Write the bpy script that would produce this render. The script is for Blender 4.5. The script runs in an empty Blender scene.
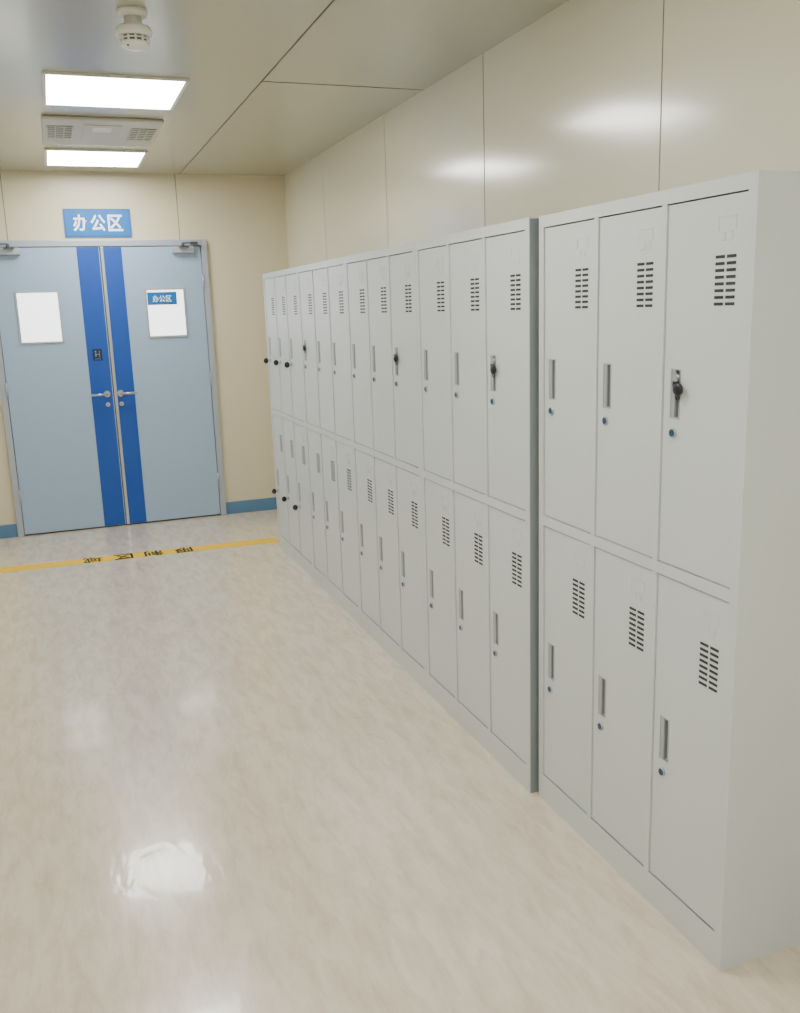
import bpy, bmesh, math, random
from mathutils import Matrix, Vector
random.seed(4)
COL = bpy.context.scene.collection
def lin(c):
    c = c/255.0
    return c/12.92 if c <= .04045 else ((c+.055)/1.055)**2.4
def rgb(r, g, b): return (lin(r), lin(g), lin(b), 1)

# ---------------------------------------------------------------- materials
def mat(name, col, rough=.5, metal=0, spec=.5, coat=0, coat_rough=.1, emis=0, emcol=None,
        var=0, vscale=6, bump=0, bscale=30, bdist=.01, rvar=0):
    m = bpy.data.materials.new(name); m.use_nodes = True
    nt = m.node_tree; N = nt.nodes; L = nt.links
    p = N['Principled BSDF']
    p.inputs['Base Color'].default_value = col
    p.inputs['Roughness'].default_value = rough
    p.inputs['Metallic'].default_value = metal
    p.inputs['Specular IOR Level'].default_value = spec
    p.inputs['Coat Weight'].default_value = coat
    p.inputs['Coat Roughness'].default_value = coat_rough
    if emis:
        p.inputs['Emission Color'].default_value = emcol or col
        p.inputs['Emission Strength'].default_value = emis
    tc = N.new('ShaderNodeTexCoord')
    if var:
        n = N.new('ShaderNodeTexNoise'); n.inputs['Scale'].default_value = vscale; n.inputs['Detail'].default_value = 4
        L.new(tc.outputs['Object'], n.inputs['Vector'])
        mx = N.new('ShaderNodeMix'); mx.data_type = 'RGBA'
        mx.inputs[6].default_value = tuple(c*(1-var) for c in col[:3])+(1,)
        mx.inputs[7].default_value = tuple(min(1, c*(1+var)) for c in col[:3])+(1,)
        L.new(n.outputs['Fac'], mx.inputs[0]); L.new(mx.outputs[2], p.inputs['Base Color'])
        if rvar:
            mr = N.new('ShaderNodeMapRange'); mr.inputs['To Min'].default_value = rough-rvar; mr.inputs['To Max'].default_value = rough+rvar
            L.new(n.outputs['Fac'], mr.inputs['Value']); L.new(mr.outputs[0], p.inputs['Roughness'])
    if bump:
        n2 = N.new('ShaderNodeTexNoise'); n2.inputs['Scale'].default_value = bscale; n2.inputs['Detail'].default_value = 3
        L.new(tc.outputs['Object'], n2.inputs['Vector'])
        b = N.new('ShaderNodeBump'); b.inputs['Strength'].default_value = bump; b.inputs['Distance'].default_value = bdist
        L.new(n2.outputs['Fac'], b.inputs['Height']); L.new(b.outputs[0], p.inputs['Normal'])
        if coat: L.new(b.outputs[0], p.inputs['Coat Normal'])
    return m

M = {}
M['wall'] = mat('cream_wall_panel', rgb(227, 222, 197), .17, spec=.8, coat=.3, coat_rough=.10, var=.02, vscale=1.2, bump=.2, bscale=2.2, bdist=.003)
M['wall_back'] = mat('cream_back_panel', rgb(220, 210, 180), .3, spec=.45, var=.02, vscale=1.2)
M['wall_far'] = mat('white_side_panel', rgb(226, 226, 218), .4, spec=.4, var=.02, vscale=1.2)
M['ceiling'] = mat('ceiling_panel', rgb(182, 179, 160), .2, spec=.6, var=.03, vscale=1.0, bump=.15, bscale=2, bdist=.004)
M['seam'] = mat('panel_joint', rgb(140, 134, 112), .6)
M['seam_faint'] = mat('faint_panel_joint', rgb(190, 184, 160), .6)
M['seam_dark'] = mat('ceiling_joint', rgb(84, 80, 68), .6)
M['base'] = mat('blue_baseboard', rgb(88, 128, 164), .4)
M['locker'] = mat('grey_powder_coat', rgb(209, 214, 212), .34, spec=.45, var=.012, vscale=3, bump=.05, bscale=350, bdist=.001)
M['locker_in'] = mat('locker_dark_gap', rgb(60, 64, 66), .8)
M['side_shade'] = mat('side_shade_grey', rgb(134, 142, 144), .5)  # shade tone painted on the second cabinet's near side
M['slot'] = mat('vent_slot_dark', rgb(48, 52, 54), .8)
M['handle'] = mat('handle_grey', rgb(176, 180, 182), .35, metal=.35)
M['handle_in'] = mat('handle_cup', rgb(140, 145, 146), .45, metal=.2)
M['steel'] = mat('brushed_steel', rgb(190, 192, 195), .28, metal=.9)
M['lockblue'] = mat('lock_blue_face', rgb(16, 74, 112), .3)
M['black'] = mat('black_plastic', rgb(14, 14, 16), .35)
M['leaf'] = mat('door_pale_blue', rgb(160, 185, 210), .4, spec=.4, var=.015, vscale=2)
M['stripe'] = mat('door_stripe_blue', rgb(16, 76, 168), .4)
M['frame'] = mat('door_frame_grey', rgb(172, 180, 188), .4, metal=.2)
M['pane'] = mat('bright_pane', rgb(236, 240, 240), .2, emis=2.4, emcol=(.95, .98, 1, 1))
M['rim'] = mat('pane_rim', rgb(176, 182, 184), .35, metal=.3)
M['signblue'] = mat('sign_blue', rgb(0, 112, 186), .4)
M['white'] = mat('white_plastic', rgb(232, 232, 222), .4)
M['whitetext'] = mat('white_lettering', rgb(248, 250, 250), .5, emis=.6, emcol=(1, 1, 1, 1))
M['dimmark'] = mat('dim_pictogram', rgb(120, 130, 150), .5)
M['plaque'] = mat('dark_plaque', rgb(22, 34, 60), .4)
M['lampframe'] = mat('lamp_frame_white', rgb(225, 224, 215), .4)
M['lamp'] = mat('lamp_diffuser', rgb(250, 250, 245), .5, emis=25, emcol=(.99, .993, .975, 1))
M['vent_body'] = mat('vent_unit_body', rgb(196, 194, 180), .45)
M['vent_dark'] = mat('vent_grille_dark', rgb(104, 106, 106), .7)
M['closer_dark'] = mat('closer_arm_grey', rgb(80, 84, 88), .5)
M['yellow'] = mat('yellow_tape', rgb(250, 200, 0), .45, var=.05, vscale=20)
M['ink'] = mat('black_ink', rgb(12, 12, 10), .6)

def floor_material():
    m = bpy.data.materials.new('vinyl_floor_streaked'); m.use_nodes = True
    nt = m.node_tree; N = nt.nodes; L = nt.links; p = N['Principled BSDF']
    tc = N.new('ShaderNodeTexCoord')
    def noise(sx, sy, scale, det, rough=.6):
        mp = N.new('ShaderNodeMapping'); mp.inputs['Scale'].default_value = (sx, sy, 1)
        L.new(tc.outputs['Object'], mp.inputs['Vector'])
        n = N.new('ShaderNodeTexNoise'); n.inputs['Scale'].default_value = scale
        n.inputs['Detail'].default_value = det; n.inputs['Roughness'].default_value = rough
        n.inputs['Distortion'].default_value = .4
        L.new(mp.outputs[0], n.inputs['Vector']); return n
    a = noise(4.2, 1.1, 5, 6, .62); b = noise(2.2, .7, 1.2, 3, .5); c = noise(9, 2.0, 14, 3, .6)
    r = N.new('ShaderNodeValToRGB'); e = r.color_ramp.elements
    e[0].position = .28; e[0].color = rgb(206, 189, 164); e[1].position = .60; e[1].color = rgb(226, 214, 193)
    L.new(a.outputs['Fac'], r.inputs[0])
    r2 = N.new('ShaderNodeValToRGB'); e = r2.color_ramp.elements
    e[0].position = .35; e[0].color = (.94, .925, .90, 1); e[1].position = .65; e[1].color = (1, 1, 1, 1)
    L.new(b.outputs['Fac'], r2.inputs[0])
    mx = N.new('ShaderNodeMix'); mx.data_type = 'RGBA'; mx.blend_type = 'MULTIPLY'; mx.inputs[0].default_value = 1
    L.new(r.outputs[0], mx.inputs[6]); L.new(r2.outputs[0], mx.inputs[7])
    r3 = N.new('ShaderNodeValToRGB'); e = r3.color_ramp.elements
    e[0].position = .4; e[0].color = (.96, .955, .94, 1); e[1].position = .6; e[1].color = (1, 1, 1, 1)
    L.new(c.outputs['Fac'], r3.inputs[0])
    mx2 = N.new('ShaderNodeMix'); mx2.data_type = 'RGBA'; mx2.blend_type = 'MULTIPLY'; mx2.inputs[0].default_value = .8
    L.new(mx.outputs[2], mx2.inputs[6]); L.new(r3.outputs[0], mx2.inputs[7])
    L.new(mx2.outputs[2], p.inputs['Base Color'])
    mr = N.new('ShaderNodeMapRange'); mr.inputs['To Min'].default_value = .16; mr.inputs['To Max'].default_value = .24
    L.new(b.outputs['Fac'], mr.inputs['Value']); L.new(mr.outputs[0], p.inputs['Roughness'])
    p.inputs['Specular IOR Level'].default_value = .55
    p.inputs['Coat Weight'].default_value = .4; p.inputs['Coat Roughness'].default_value = .06
    bn = noise(1.6, .6, 8, 2); bp = N.new('ShaderNodeBump'); bp.inputs['Strength'].default_value = .28; bp.inputs['Distance'].default_value = .004
    L.new(bn.outputs['Fac'], bp.inputs['Height']); L.new(bp.outputs[0], p.inputs['Normal']); L.new(bp.outputs[0], p.inputs['Coat Normal'])
    return m
M['floor'] = floor_material()

# ---------------------------------------------------------------- mesh helpers
class MB:
    def __init__(s): s.bm = bmesh.new(); s.mats = []
    def mi(s, m):
        if m not in s.mats: s.mats.append(m)
        return s.mats.index(m)
    def _fin(s, faces, m):
        i = s.mi(m)
        for f in faces: f.material_index = i
    def box(s, x0, x1, y0, y1, z0, z1, m, bev=0, seg=2):
        r = bmesh.ops.create_cube(s.bm, size=1, matrix=Matrix.Translation(((x0+x1)/2, (y0+y1)/2, (z0+z1)/2)) @ Matrix.Diagonal((abs(x1-x0), abs(y1-y0), abs(z1-z0), 1)))
        fs = set(f for v in r['verts'] for f in v.link_faces); s._fin(fs, m)
        if bev:
            es = set(e for v in r['verts'] for e in v.link_edges)
            rb = bmesh.ops.bevel(s.bm, geom=list(es), offset=bev, segments=seg, affect='EDGES', profile=.5)
            s._fin(rb['faces'], m)
        return s
    def cyl(s, c, axis, r, h, m, r2=None, seg=24, smooth=True):
        q = Vector((0, 0, 1)).rotation_difference(Vector(axis)).to_matrix().to_4x4()
        rr = bmesh.ops.create_cone(s.bm, cap_ends=True, segments=seg, radius1=r, radius2=r if r2 is None else r2, depth=h, matrix=Matrix.Translation(c) @ q)
        fs = set(f for v in rr['verts'] for f in v.link_faces); s._fin(fs, m)
        if smooth:
            for f in fs:
                if len(f.verts) == 4: f.smooth = True
        return s
    def sphere(s, c, r, m, sc=(1, 1, 1)):
        rr = bmesh.ops.create_uvsphere(s.bm, u_segments=20, v_segments=12, radius=r, matrix=Matrix.Translation(c) @ Matrix.Diagonal((*sc, 1)))
        fs = set(f for v in rr['verts'] for f in v.link_faces); s._fin(fs, m)
        for f in fs: f.smooth = True
        return s
    def torus(s, c, R, r, m, axis=(1, 0, 0), n=28, k=8):
        q = Vector((0, 0, 1)).rotation_difference(Vector(axis)).to_matrix(); c = Vector(c); g = []
        for i in range(n):
            a = 2*math.pi*i/n; row = []
            for j in range(k):
                b = 2*math.pi*j/k
                row.append(s.bm.verts.new(c + q @ Vector(((R+r*math.cos(b))*math.cos(a), (R+r*math.cos(b))*math.sin(a), r*math.sin(b)))))
            g.append(row)
        fs = []
        for i in range(n):
            for j in range(k):
                f = s.bm.faces.new((g[i][j], g[(i+1) % n][j], g[(i+1) % n][(j+1) % k], g[i][(j+1) % k])); f.smooth = True; fs.append(f)
        s._fin(fs, m); return s
    def lathe(s, c, prof, m, n=32):
        c = Vector(c); rings = []
        for r, z in prof:
            rings.append([s.bm.verts.new(c+Vector((r*math.cos(2*math.pi*i/n), r*math.sin(2*math.pi*i/n), z))) for i in range(n)])
        fs = []
        for a, b in zip(rings, rings[1:]):
            for i in range(n):
                f = s.bm.faces.new((a[i], a[(i+1) % n], b[(i+1) % n], b[i])); f.smooth = True; fs.append(f)
        fs.append(s.bm.faces.new(rings[0])); fs.append(s.bm.faces.new(rings[-1]))
        s._fin(fs, m); return s
    def build(s, name, parent=None):
        bmesh.ops.recalc_face_normals(s.bm, faces=s.bm.faces)
        me = bpy.data.meshes.new(name); s.bm.to_mesh(me); s.bm.free()
        for m in s.mats: me.materials.append(M[m])
        o = bpy.data.objects.new(name, me); COL.objects.link(o)
        if parent: o.parent = parent
        return o
def empty(name, loc=(0, 0, 0)):
    o = bpy.data.objects.new(name, None); o.location = loc; o.empty_display_size = .1; COL.objects.link(o); return o
def tag(o, label=None, cat=None, group=None, kind=None):
    for k, v in (('label', label), ('category', cat), ('group', group), ('kind', kind)):
        if v: o[k] = v
    return o
def struct(name, mb): return tag(mb.build(name), kind='structure')
def kids(o): return [c for c in bpy.data.objects if c.parent == o]
def copy_tree(o, parent=None):
    c = o.copy(); COL.objects.link(c); c.parent = parent
    for ch in kids(o): copy_tree(ch, c)
    return c
def text(name, body, m, parent, x0, x1, y0, y1, place, bold=0.0):
    cu = bpy.data.curves.new(name+'_curve', 'FONT'); cu.body = body; cu.size = 1; cu.resolution_u = 4
    cu.offset = bold; cu.extrude = .02
    t = bpy.data.objects.new(name+'_tmp', cu); COL.objects.link(t)
    dg = bpy.context.evaluated_depsgraph_get(); me = bpy.data.meshes.new_from_object(t.evaluated_get(dg))
    bpy.data.objects.remove(t)
    vs = me.vertices
    ax, bx = min(v.co.x for v in vs), max(v.co.x for v in vs); ay, by = min(v.co.y for v in vs), max(v.co.y for v in vs)
    for v in vs:
        x = x0+(v.co.x-ax)/(bx-ax)*(x1-x0); y = y0+(v.co.y-ay)/(by-ay)*(y1-y0)
        v.co = place(x, y, .0006 if v.co.z > 0 else 0)
    me.materials.clear(); me.materials.append(M[m]); me.name = name
    o = bpy.data.objects.new(name, me); COL.objects.link(o)
    if parent: o.parent = parent
    return o

# ---------------------------------------------------------------- room
XL, XR, YB, YW, ZC = -2.4, .46, -3.4, 5.784, 2.638
T = .1
struct('floor', MB().box(XL-T, XR+T, YB-T, YW+T, -.1, 0, 'floor'))
struct('ceiling', MB().box(XL-T, XR+T, YB-T, YW+T, ZC, ZC+.1, 'ceiling'))
struct('wall_right', MB().box(XR, XR+T, YB-T, YW+T, 0, ZC, 'wall'))
struct('wall_left', MB().box(XL-T, XL, YB-T, YW+T, 0, ZC, 'wall_far'))
struct('wall_back', MB().box(XL, XR, YW, YW+T, 0, ZC, 'wall_back'))
struct('wall_front', MB().box(XL, XR, YB-T, YB, 0, ZC, 'wall_far'))
DX0, DX1, DTOP = -1.76, -.180, 2.163
b = MB(); b.box(DX1, XR, YW-.012, YW, 0, .1, 'base', .003)
b.box(XL, DX0, YW-.012, YW, 0, .1, 'base', .003); struct('baseboard_back', b)
struct('baseboard_right', MB().box(XR-.012, XR, YB, YW-.012, 0, .1, 'base', .003))
struct('baseboard_left', MB().box(XL, XL+.012, YB, YW-.012, 0, .1, 'base', .003))
n = 0
for y in (-1.5, -.28, .963, 2.205, 3.45, 4.69):
    n += 1; struct('trim_%d' % n, MB().box(XR-.0015, XR, y-.0018, y+.0018, .1, ZC, 'seam' if y < 3 else 'seam_faint'))
    n += 1; struct('trim_%d' % n, MB().box(XL, XL+.0015, y-.0022, y+.0022, .1, ZC, 'seam'))
for x in (-.375, -1.586):
    n += 1; struct('trim_%d' % n, MB().box(x-.003, x+.003, YW-.0015, YW, DTOP, ZC, 'seam'))
for x in (-.34, -1.56):
    n += 1; struct('trim_%d' % n, MB().box(x-.003, x+.003, YB, YW, ZC-.0015, ZC, 'seam_dark' if x > -1 else 'seam'))
for y in (2.87, .5, -2.):
    n += 1; struct('trim_%d' % n, MB().box(-.337, XR, y-.003, y+.003, ZC-.0015, ZC, 'seam_dark'))

# ---------------------------------------------------------------- double door
door = tag(empty('door_1', (-.97, YW, 0)), kind='structure')
def D(mb, name, parent=door):            # geometry given in world space, stored relative to the door
    bmesh.ops.translate(mb.bm, verts=mb.bm.verts, vec=(.97, -YW, 0))
    return mb.build(name, parent)
b = MB(); F = .045
b.box(DX0, DX0+F, YW-.03, YW, 0, DTOP, 'frame', .004); b.box(DX1-F, DX1, YW-.03, YW, 0, DTOP, 'frame', .004)
b.box(DX0+F, DX1-F, YW-.03, YW, DTOP-F, DTOP, 'frame', .004)
b.box(DX0+F, DX1-F, YW-.004, YW, 0, DTOP-F, 'seam_dark')
D(b, 'door_frame')
XM = -.966
for side in (-1, 1):
    if side < 0: x0, x1 = DX0+F+.004, XM-.003
    else: x0, x1 = XM+.003, DX1-F-.004
    z0, z1 = .012, DTOP-F-.004
    lf = D(MB().box(x0, x1, YW-.022, YW-.003, z0, z1, 'leaf', .003), 'door_leaf')
    yf = YW-.022
    if side < 0: s0, s1 = -1.130, x1-.006
    else: s0, s1 = x0+.022, -.812
    D(MB().box(s0, s1, yf-.0015, yf+.001, z0+.002, z1-.002, 'stripe'), 'stripe', lf)
    if side > 0: D(MB().box(x0, x0+.02, yf-.006, yf+.001, z0, z1, 'steel', .002), 'meeting_strip', lf)
    w0, w1 = (-1.585, -1.28) if side < 0 else (-.672, -.372)
    wz0, wz1 = (1.43, 1.81) if side < 0 else (1.44, 1.81)
    b = MB(); e = .014
    for q in ((w0, w1, wz0, wz0+e), (w0, w1, wz1-e, wz1), (w0, w0+e, wz0+e, wz1-e), (w1-e, w1, wz0+e, wz1-e)):
        b.box(q[0], q[1], yf-.008, yf+.001, q[2], q[3], 'rim', .002)
    D(b, 'window_rim', lf)
    D(MB().box(w0+e, w1-e, yf-.003, yf+.001, wz0+e, wz1-e, 'pane'), 'window_pane', lf)
    if side > 0:
        b = MB().box(w0+.016, w0+.235, yf-.0045, yf-.003, wz1-.125, wz1-.03, 'signblue'); D(b, 'notice', lf)
        t = text('notice_lettering', '办公区', 'whitetext', lf, w0+.055, w0+.195, wz1-.103, wz1-.055, lambda x, y, d: Vector((x+.97, (yf-.0046-d)-YW, y)))
    # lever handle
    hx = XM+side*.05; b = MB()
    b.cyl((hx, yf-.005, 1.035), (0, 1, 0), .024, .009, 'steel')
    b.cyl((hx, yf-.025, 1.035), (0, 1, 0), .010, .05, 'steel')
    b.cyl((hx+side*.055, yf-.05, 1.035), (1, 0, 0), .009, .12, 'steel')
    b.sphere((hx+side*.115, yf-.05, 1.035), .009, 'steel')
    b.cyl((hx, yf-.005, .955), (0, 1, 0), .016, .01, 'steel'); b.box(hx-.002, hx+.002, yf-.0115, yf-.01, .948, .962, 'slot')
    D(b, 'lever_handle', lf)
    # overhead closer with arm
    if side > 0: c0, c1 = -.445, -.285
    else: c0, c1 = -1.67, -1.51
    b = MB().box(c0, c1, yf-.045, yf-.001, 2.062, 2.112, 'frame', .006)
    b.box(c0+.05, c1-.04, yf-.075, yf-.045, 2.10, 2.108, 'closer_dark')
    b.cyl(((c0+c1)/2, yf-.05, 2.122), (0, 0, 1), .012, .03, 'closer_dark')
    b.box((c0+c1)/2, (c0+c1)/2+side*.11, yf-.06, yf-.045, 2.13, 2.14, 'closer_dark')
    b.box((c0+c1)/2+side*.06, (c0+c1)/2+side*.11, yf-.06, yf-.006, 2.127, 2.144, 'closer_dark')
    D(b, 'door_closer', lf)
    for hz in (.3, 1.1, 1.85):
        hxx = x0-.002 if side < 0 else x1+.002
        D(MB().cyl((hxx, yf-.012, hz), (0, 0, 1), .008, .11, 'frame'), 'hinge', lf)
    if side < 0:
        D(MB().box(-1.090, -1.022, yf-.004, yf-.001, 1.29, 1.375, 'plaque', .001), 'push_notice', lf)
        b = MB(); q = -1.068
        b.cyl((q, yf-.0045, 1.356), (0, 1, 0), .007, .002, 'dimmark'); b.box(q-.005, q+.005, yf-.0052, yf-.004, 1.318, 1.345, 'dimmark')
        b.box(q+.005, q+.024, yf-.0052, yf-.004, 1.332, 1.337, 'dimmark'); b.box(q+.024, q+.029, yf-.0052, yf-.004, 1.312, 1.362, 'dimmark')
        b.box(q-.01, q+.034, yf-.0052, yf-.004, 1.299, 1.303, 'dimmark')
        D(b, 'pictogram', lf)

# sign over the door
SX0, SX1, SZ0, SZ1 = -1.195, -.725, 2.185, 2.385
sg = empty('sign', (XM, YW, SZ0)); tag(sg, 'blue rectangular sign with three white characters, above the double door', 'sign')
def SG(mb, name):
    bmesh.ops.translate(mb.bm, verts=mb.bm.verts, vec=(-XM, -YW, -SZ0)); return mb.build(name, sg)
SG(MB().box(SX0, SX1, YW-.012, YW, SZ0, SZ1, 'signblue', .002), 'panel')
b = MB(); e = .004; i = .006
for q in ((SX0+i, SX1-i, SZ0+i, SZ0+i+e), (SX0+i, SX1-i, SZ1-i-e, SZ1-i), (SX0+i, SX0+i+e, SZ0+i+e, SZ1-i-e), (SX1-i-e, SX1-i, SZ0+i+e, SZ1-i-e)):
    b.box(q[0], q[1], YW-.0126, YW-.012, q[2], q[3], 'stripe')
SG(b, 'border')
for k, ch in enumerate('办公区'):
    xa = SX0+.062+k*.122
    text('lettering', ch, 'whitetext', sg, xa, xa+.105, SZ0+.042, SZ1-.042, lambda x, y, d: Vector((x-XM, -.0122-d, y-SZ0)), bold=.02)

# ---------------------------------------------------------------- floor line
ln = empty('floor_marking_line', (-.97, 4.77, 0)); tag(ln, 'yellow floor tape line with black characters, running across in front of the double door', 'floor marking')
b = MB(); bm = b.bm
def yl(x): return 4.80-(x+1.85)*.03
vs = []
for x, s in ((XL+.02, -1), (.0, -1), (.0, 1), (XL+.02, 1)): vs.append((x+.97, yl(x)+s*.07-4.77))
lo = [bm.verts.new((x, y, 0.0002)) for x, y in vs]; hi = [bm.verts.new((x, y, .0012)) for x, y in vs]
bm.faces.new(hi); bm.faces.new(lo[::-1])
for i in range(4): bm.faces.new((lo[i], lo[(i+1) % 4], hi[(i+1) % 4], hi[i]))
b.mi('yellow'); b.build('tape', ln)
chars = '限制区域'
for k, ch in enumerate(chars):
    cx = -.66-k*.2
    text('lettering', ch, 'ink', ln, -.062, .062, -.069, .069, lambda x, y, d, cx=cx: Vector((cx+.97-x, yl(cx)-4.77-y, .0014+d)), bold=.013 if k == 3 else .022)

# ---------------------------------------------------------------- ceiling things
def ceiling_light(y0, y1, label):
    cx, cy = -.975, (y0+y1)/2; hx, hy = .31, (y1-y0)/2
    o = empty('ceiling_light', (cx, cy, ZC)); tag(o, label, 'ceiling light', 'square ceiling light panels')
    b = MB(); w = .016
    for q in ((-hx, hx, -hy, -hy+w), (-hx, hx, hy-w, hy), (-hx, -hx+w, -hy+w, hy-w), (hx-w, hx, -hy+w, hy-w)):
        b.box(q[0], q[1], q[2], q[3], -.012, 0, 'lampframe', .002)
    b.build('frame', o)
    MB().box(-hx+w, hx-w, -hy+w, hy-w, -.010, -.001, 'lamp').build('diffuser', o)
    return o
ceiling_light(2.89, 3.52, 'square lit ceiling panel between smoke detector and slotted vent unit')
ceiling_light(4.80, 5.43, 'square lit ceiling panel nearest the double door')
ceiling_light(.50, 1.13, 'square lit ceiling panel overhead, level with the nearest locker cabinet')
ceiling_light(-1.6, -.97, 'square lit ceiling panel over the near end of the corridor')
ceiling_light(-3.1, -2.47, 'added unseen fill light panel on the ceiling by the wall facing the double door')  # added out of view to brighten the nearest cabinet's side panel

v = empty('ceiling_vent_unit', (-.985, 4.17, ZC)); tag(v, 'pale square ceiling air unit with two grilles between the lit panels', 'ceiling vent')
v.scale = (1, 1, .6)
MB().box(-.31, .31, -.37, .37, -.035, 0, 'vent_body', .012, 3).build('housing', v)
for s in (-1, 1):
    b = MB().box(s*.22-.065, s*.22+.065, -.20, .16, -.038, -.034, 'vent_dark')
    for k in range(7): b.box(s*.22-.065, s*.22+.065, -.195+k*.053, -.195+k*.053+.02, -.042, -.038, 'vent_body')
    for k in range(4): b.box(s*.22-.068+k*.044, s*.22-.062+k*.044, -.20, .16, -.043, -.037, 'vent_body')
    b.build('grille', v)
MB().box(-.10, .10, -.26, .24, -.041, -.035, 'vent_body', .003).build('cover_plate', v)
MB().box(-.05, .05, -.2, -.08, -.0425, -.041, 'white').build('notice', v)

s = empty('smoke_detector', (-.985, 1.99, ZC)); tag(s, 'round white smoke detector hanging under the ceiling', 'smoke detector')
MB().lathe((0, 0, 0), [(.05, 0), (.052, -.008), (.048, -.02), (.03, -.022)], 'white').build('mounting_base', s)
MB().lathe((0, 0, 0), [(.03, -.018), (.03, -.05), (.056, -.055), (.062, -.065), (.062, -.08), (.056, -.086)], 'white').build('body', s)
b = MB().lathe((0, 0, 0), [(.044, -.084), (.044, -.106)], 'vent_dark')
b.lathe((0, 0, 0), [(.05, -.092), (.05, -.096)], 'white')
for k in range(12):
    a = k*math.pi/6; b.cyl((.047*math.cos(a), .047*math.sin(a), -.096), (0, 0, 1), .004, .024, 'white', seg=8)
b.build('sensing_chamber', s)
MB().lathe((0, 0, 0), [(.05, -.104), (.048, -.114), (.035, -.122), (.01, -.124)], 'white').build('cap', s)
MB().sphere((-.026, -.03, -.119), .004, 'lockblue').build('indicator', s)

# ---------------------------------------------------------------- lockers
W, DEP, H = .898, .42, 1.85
cab = empty('locker_cabinet', (0, 0, 0))
ROWS = ((.092, .930), (.966, 1.814))
DY = [(.030, .292), (.318, .580), (.606, .868)]
GP = .0032
b = MB(); P = 'locker'
b.box(.003, DEP, 0, .012, 0, H, P)                         # near side
b.box(.003, DEP, W-.012, W, 0, H, P)                       # far side
b.box(.003, DEP, .012, W-.012, H-.03, H, P)                # top
b.box(.003, DEP, .012, W-.012, .06, .08, P)                # bottom shelf
b.box(.024, DEP-.01, .012, W-.012, .94, .955, P)
b.box(DEP-.01, DEP, .012, W-.012, .08, H-.03, P)
for y in (.305, .593): b.box(.024, DEP-.01, y-.004, y+.004, .08, H-.03, P)
b.box(.0, .003, .0, W, .0, ROWS[0][0]-GP, P)               # kick plate
b.box(.0, .003, .0, W, ROWS[1][1]+GP, H, P)
b.box(.0, .003, .0, W, ROWS[0][1]+GP, ROWS[1][0]-GP, P)
b.box(.003, .019, .013, W-.013, ROWS[0][1]+GP, ROWS[1][0]-GP, P)
for (a, c) in ((0, DY[0][0]-GP), (DY[0][1]+GP, DY[1][0]-GP), (DY[1][1]+GP, DY[2][0]-GP), (DY[2][1]+GP, W)):
    for (z0, z1) in ROWS:
        b.box(.0, .003, a, c, z0-GP, z1+GP, P)
        b.box(.003, .019, max(a, .013), min(c, W-.013), z0-GP, z1+GP, P)
for (z0, z1) in ROWS:                                       # rebate seen through the door gaps
    for (a, c) in DY: b.box(.0195, .021, a-GP, c+GP, z0-GP, z1+GP, 'locker_in')
b.build('body', cab)
def add_door(a, c, z0, z1):
    hh = z1-z0; w = c-a
    hy = .218       # handle centre measured from the near edge
    h0, h1 = hy-.015, hy+.015
    zt, zb = hh-.374, hh-.486
    b = MB(); X0, X1 = .0012, .014
    b.box(X0, X1, 0, h0, 0, hh, P); b.box(X0, X1, h1, w, 0, hh, P)
    b.box(X0, X1, h0, h1, 0, zb, P); b.box(X0, X1, h0, h1, zt, hh, P)
    bmesh.ops.remove_doubles(b.bm, verts=b.bm.verts, dist=1e-6)
    d = b.build('door', cab); d.location = (.0028, a, z0)
    # recessed handle
    b = MB(); e = .003
    for q in ((h0-e, h1+e, zt, zt+e), (h0-e, h1+e, zb-e, zb), (h0-e, h0, zb, zt), (h1, h1+e, zb, zt)):
        b.box(-.0005, .003, q[0], q[1], q[2], q[3], 'handle')
    b.box(.0145, .0155, h0, h1, zb, zt, 'handle_in')
    b.box(.0005, .003, h0+.017, h1, zb, zt, 'handle'); b.box(.003, .0145, h0+.015, h0+.017, zb, zt, 'handle_in')
    b.build('handle', d)
    # round lock
    lz = hh-.523; b = MB()
    b.cyl((-.001, hy+.003, lz), (1, 0, 0), .0115, .006, 'steel'); b.cyl((-.0045, hy+.003, lz), (1, 0, 0), .0088, .002, 'lockblue')
    b.box(-.0058, -.0055, hy+.002, hy+.004, lz-.005, lz+.005, 'slot')
    b.build('lock', d)
    # vent slots, two columns
    vz = hh-.122; b = MB(); y0 = .029
    for k in range(8):
        for j in (0, 1):
            yy = y0+j*.036; z = vz-k*.0142
            b.box(.0004, .002, yy, yy+.029, z-.0066, z, 'slot')
    b.build('vent', d)
    # embossed card holder
    b = MB(); z = hh-.04; y0 = .032
    b.box(.0, .002, y0, y0+.058, z-.004, z, P, .0008); b.box(.0, .002, y0, y0+.004, z-.03, z-.004, P, .0008)
    b.box(.0, .002, y0+.054, y0+.058, z-.03, z-.004, P, .0008)
    b.box(-.0004, .002, y0+.01, y0+.026, z-.052, z-.034, P, .0008); b.box(-.0004, .002, y0+.034, y0+.048, z-.052, z-.034, P, .0008)
    b.build('card_holder', d)
for (z0, z1) in ROWS:
    for (a, c) in DY: add_door(a, c, z0, z1)
SY = 1.014
units = [(0.0, 0.0)]+[(-.021, .92+.9125*k) for k in range(4)]
clab = ['light grey six-door steel locker cabinet nearest the camera, whole side panel showing',
        'light grey six-door locker cabinet second from the camera, jutting out beside the nearest one',
        'light grey six-door locker cabinet third from the camera, middle of the row',
        'light grey six-door locker cabinet next to last before the double door',
        'light grey six-door locker cabinet at the far end of the row, keys in every door']
cabs = []
for i, (x, y) in enumerate(units):
    o = cab if i == 0 else copy_tree(cab)
    o.location = (x, y, 0); o.scale = (1, 1 if i == 0 else SY, 1); cabs.append(o)
    tag(o, clab[i], 'locker cabinet', 'steel locker cabinets along the right wall')
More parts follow.
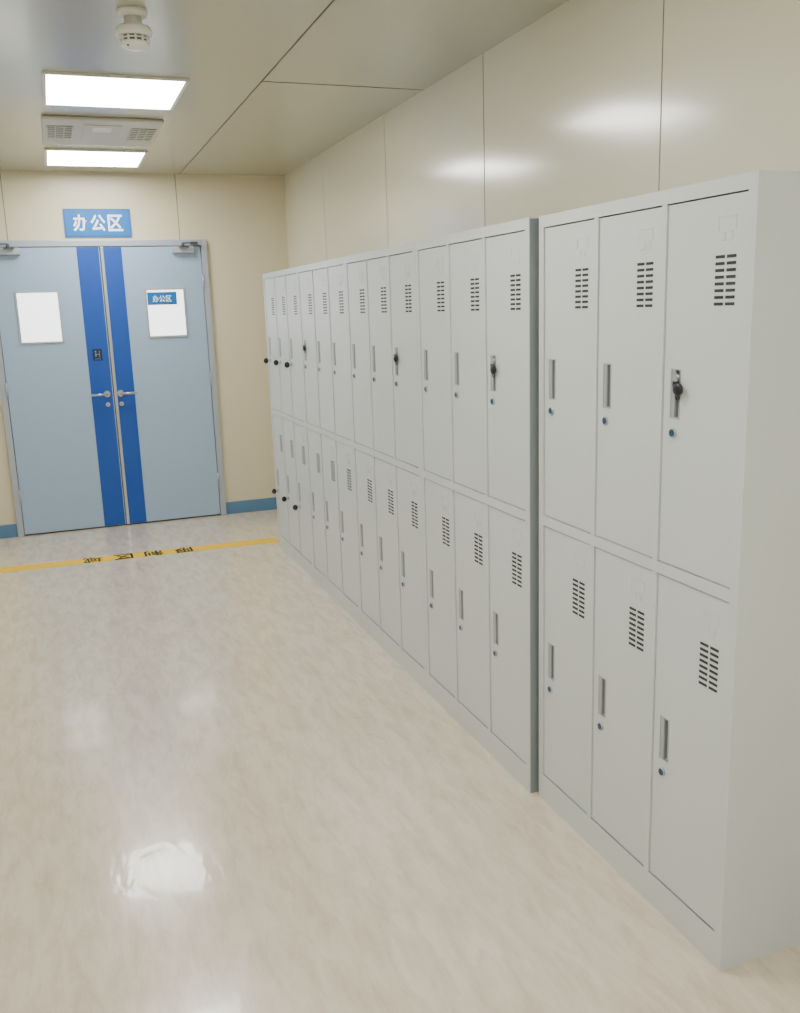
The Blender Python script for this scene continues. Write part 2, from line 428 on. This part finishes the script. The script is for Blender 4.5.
st = MB().box(.0015, .06, -.003, 0, .002, H-.004, 'side_shade').build('side_shade_strip', cabs[1]); st['label'] = 'added grey strip painting shade on the cabinet side'  # added strip, its grey stands in for shade on this side panel

# ---------------------------------------------------------------- keys
def make_key(flush):
    key = empty('key', (0, 0, 0))
    if flush:
        b = MB().cyl((.004, .002, .004), (1, 0, 0), .0095, .018, 'steel'); b.box(-.009, -.004, -.010, .002, -.016, .008, 'steel', .001)
        b.build('key_blade', key)
        b = MB().sphere((-.013, -.022, -.022), .0165, 'black', (.5, 1, .9)); b.box(-.015, -.010, -.018, -.004, -.018, -.004, 'black', .001)
        b.build('key_head', key)
        MB().torus((-.012, -.020, -.040), .007, .0012, 'black', (1, 0, .2)).build('key_ring', key)
    else:
        b = MB().cyl((-.005, 0, 0), (1, 0, 0), .0075, .010, 'steel'); b.cyl((-.016, 0, 0), (1, 0, 0), .0040, .014, 'steel')
        b.build('key_blade', key)
        b = MB().box(-.036, -.020, -.0035, .0035, -.010, .012, 'black', .003)
        b.sphere((-.030, 0, -.002), .0165, 'black', (1, .5, 1.1)); b.build('key_head', key)
        b = MB().torus((-.032, 0, -.018), .011, .0011, 'steel', (0, 1, .3)); b.build('key_ring', key)
    return key
K = [(0, 0, 1, 'black-headed key in the upper right door of the nearest locker cabinet'),
     (1, 0, 1, 'black-headed key in the upper near door of the second locker cabinet'),
     (2, 0, 1, 'black-headed key in the upper near door of the third locker cabinet'),
     (3, 2, 1, 'black-headed key in the upper far door of the next to last locker cabinet'),
     (4, 0, 1, 'black-headed key in the upper near door of the farthest locker cabinet'),
     (4, 1, 1, 'black-headed key in the upper middle door of the farthest locker cabinet'),
     (4, 2, 1, 'black-headed key in the upper row, last door before the double door'),
     (4, 0, 0, 'black-headed key in the lower near door of the farthest locker cabinet'),
     (4, 1, 0, 'black-headed key in the lower middle door of the farthest locker cabinet'),
     (4, 2, 0, 'black-headed key in the lower row, last door before the double door')]
kf = make_key(True); ks = make_key(False); used = set()
for i, (u, d, r, lab) in enumerate(K):
    src = kf if u < 4 else ks
    if src.name in used: o = copy_tree(src)
    else: o = src; used.add(src.name)
    ux, uy = units[u]; z0, z1 = ROWS[r]; sy = 1 if u == 0 else SY
    if u < 4: o.location = (ux+.004, uy+(DY[d][0]+.215)*sy, z1-.395)
    else: o.location = (ux+.002, uy+(DY[d][0]+.221)*sy, z1-.523)
    tag(o, lab, 'key', 'keys left in the locker doors')

# ---------------------------------------------------------------- world, camera
w = bpy.data.worlds.new('World'); bpy.context.scene.world = w; w.use_nodes = True
w.node_tree.nodes['Background'].inputs[0].default_value = (.8, .85, .9, 1); w.node_tree.nodes['Background'].inputs[1].default_value = .3
f = 911.837; yaw = -.3525; pitch = -.2143; roll = -.0328
fwd = Vector((-math.sin(yaw)*math.cos(pitch), math.cos(yaw)*math.cos(pitch), math.sin(pitch)))
r = fwd.cross(Vector((0, 0, 1))).normalized(); u = r.cross(fwd)
c, sn = math.cos(roll), math.sin(roll)
R0 = c*r+sn*u; U0 = -sn*r+c*u
cd = bpy.data.cameras.new('Camera'); cam = bpy.data.objects.new('Camera', cd); COL.objects.link(cam)
cd.sensor_fit = 'VERTICAL'; cd.sensor_height = 24; cd.lens = 24*f/1013; cd.clip_start = .02
m = Matrix(((R0.x, U0.x, -fwd.x, -1.3601), (R0.y, U0.y, -fwd.y, -1.5498), (R0.z, U0.z, -fwd.z, 1.6033), (0, 0, 0, 1)))
cam.matrix_world = m
bpy.context.scene.camera = cam
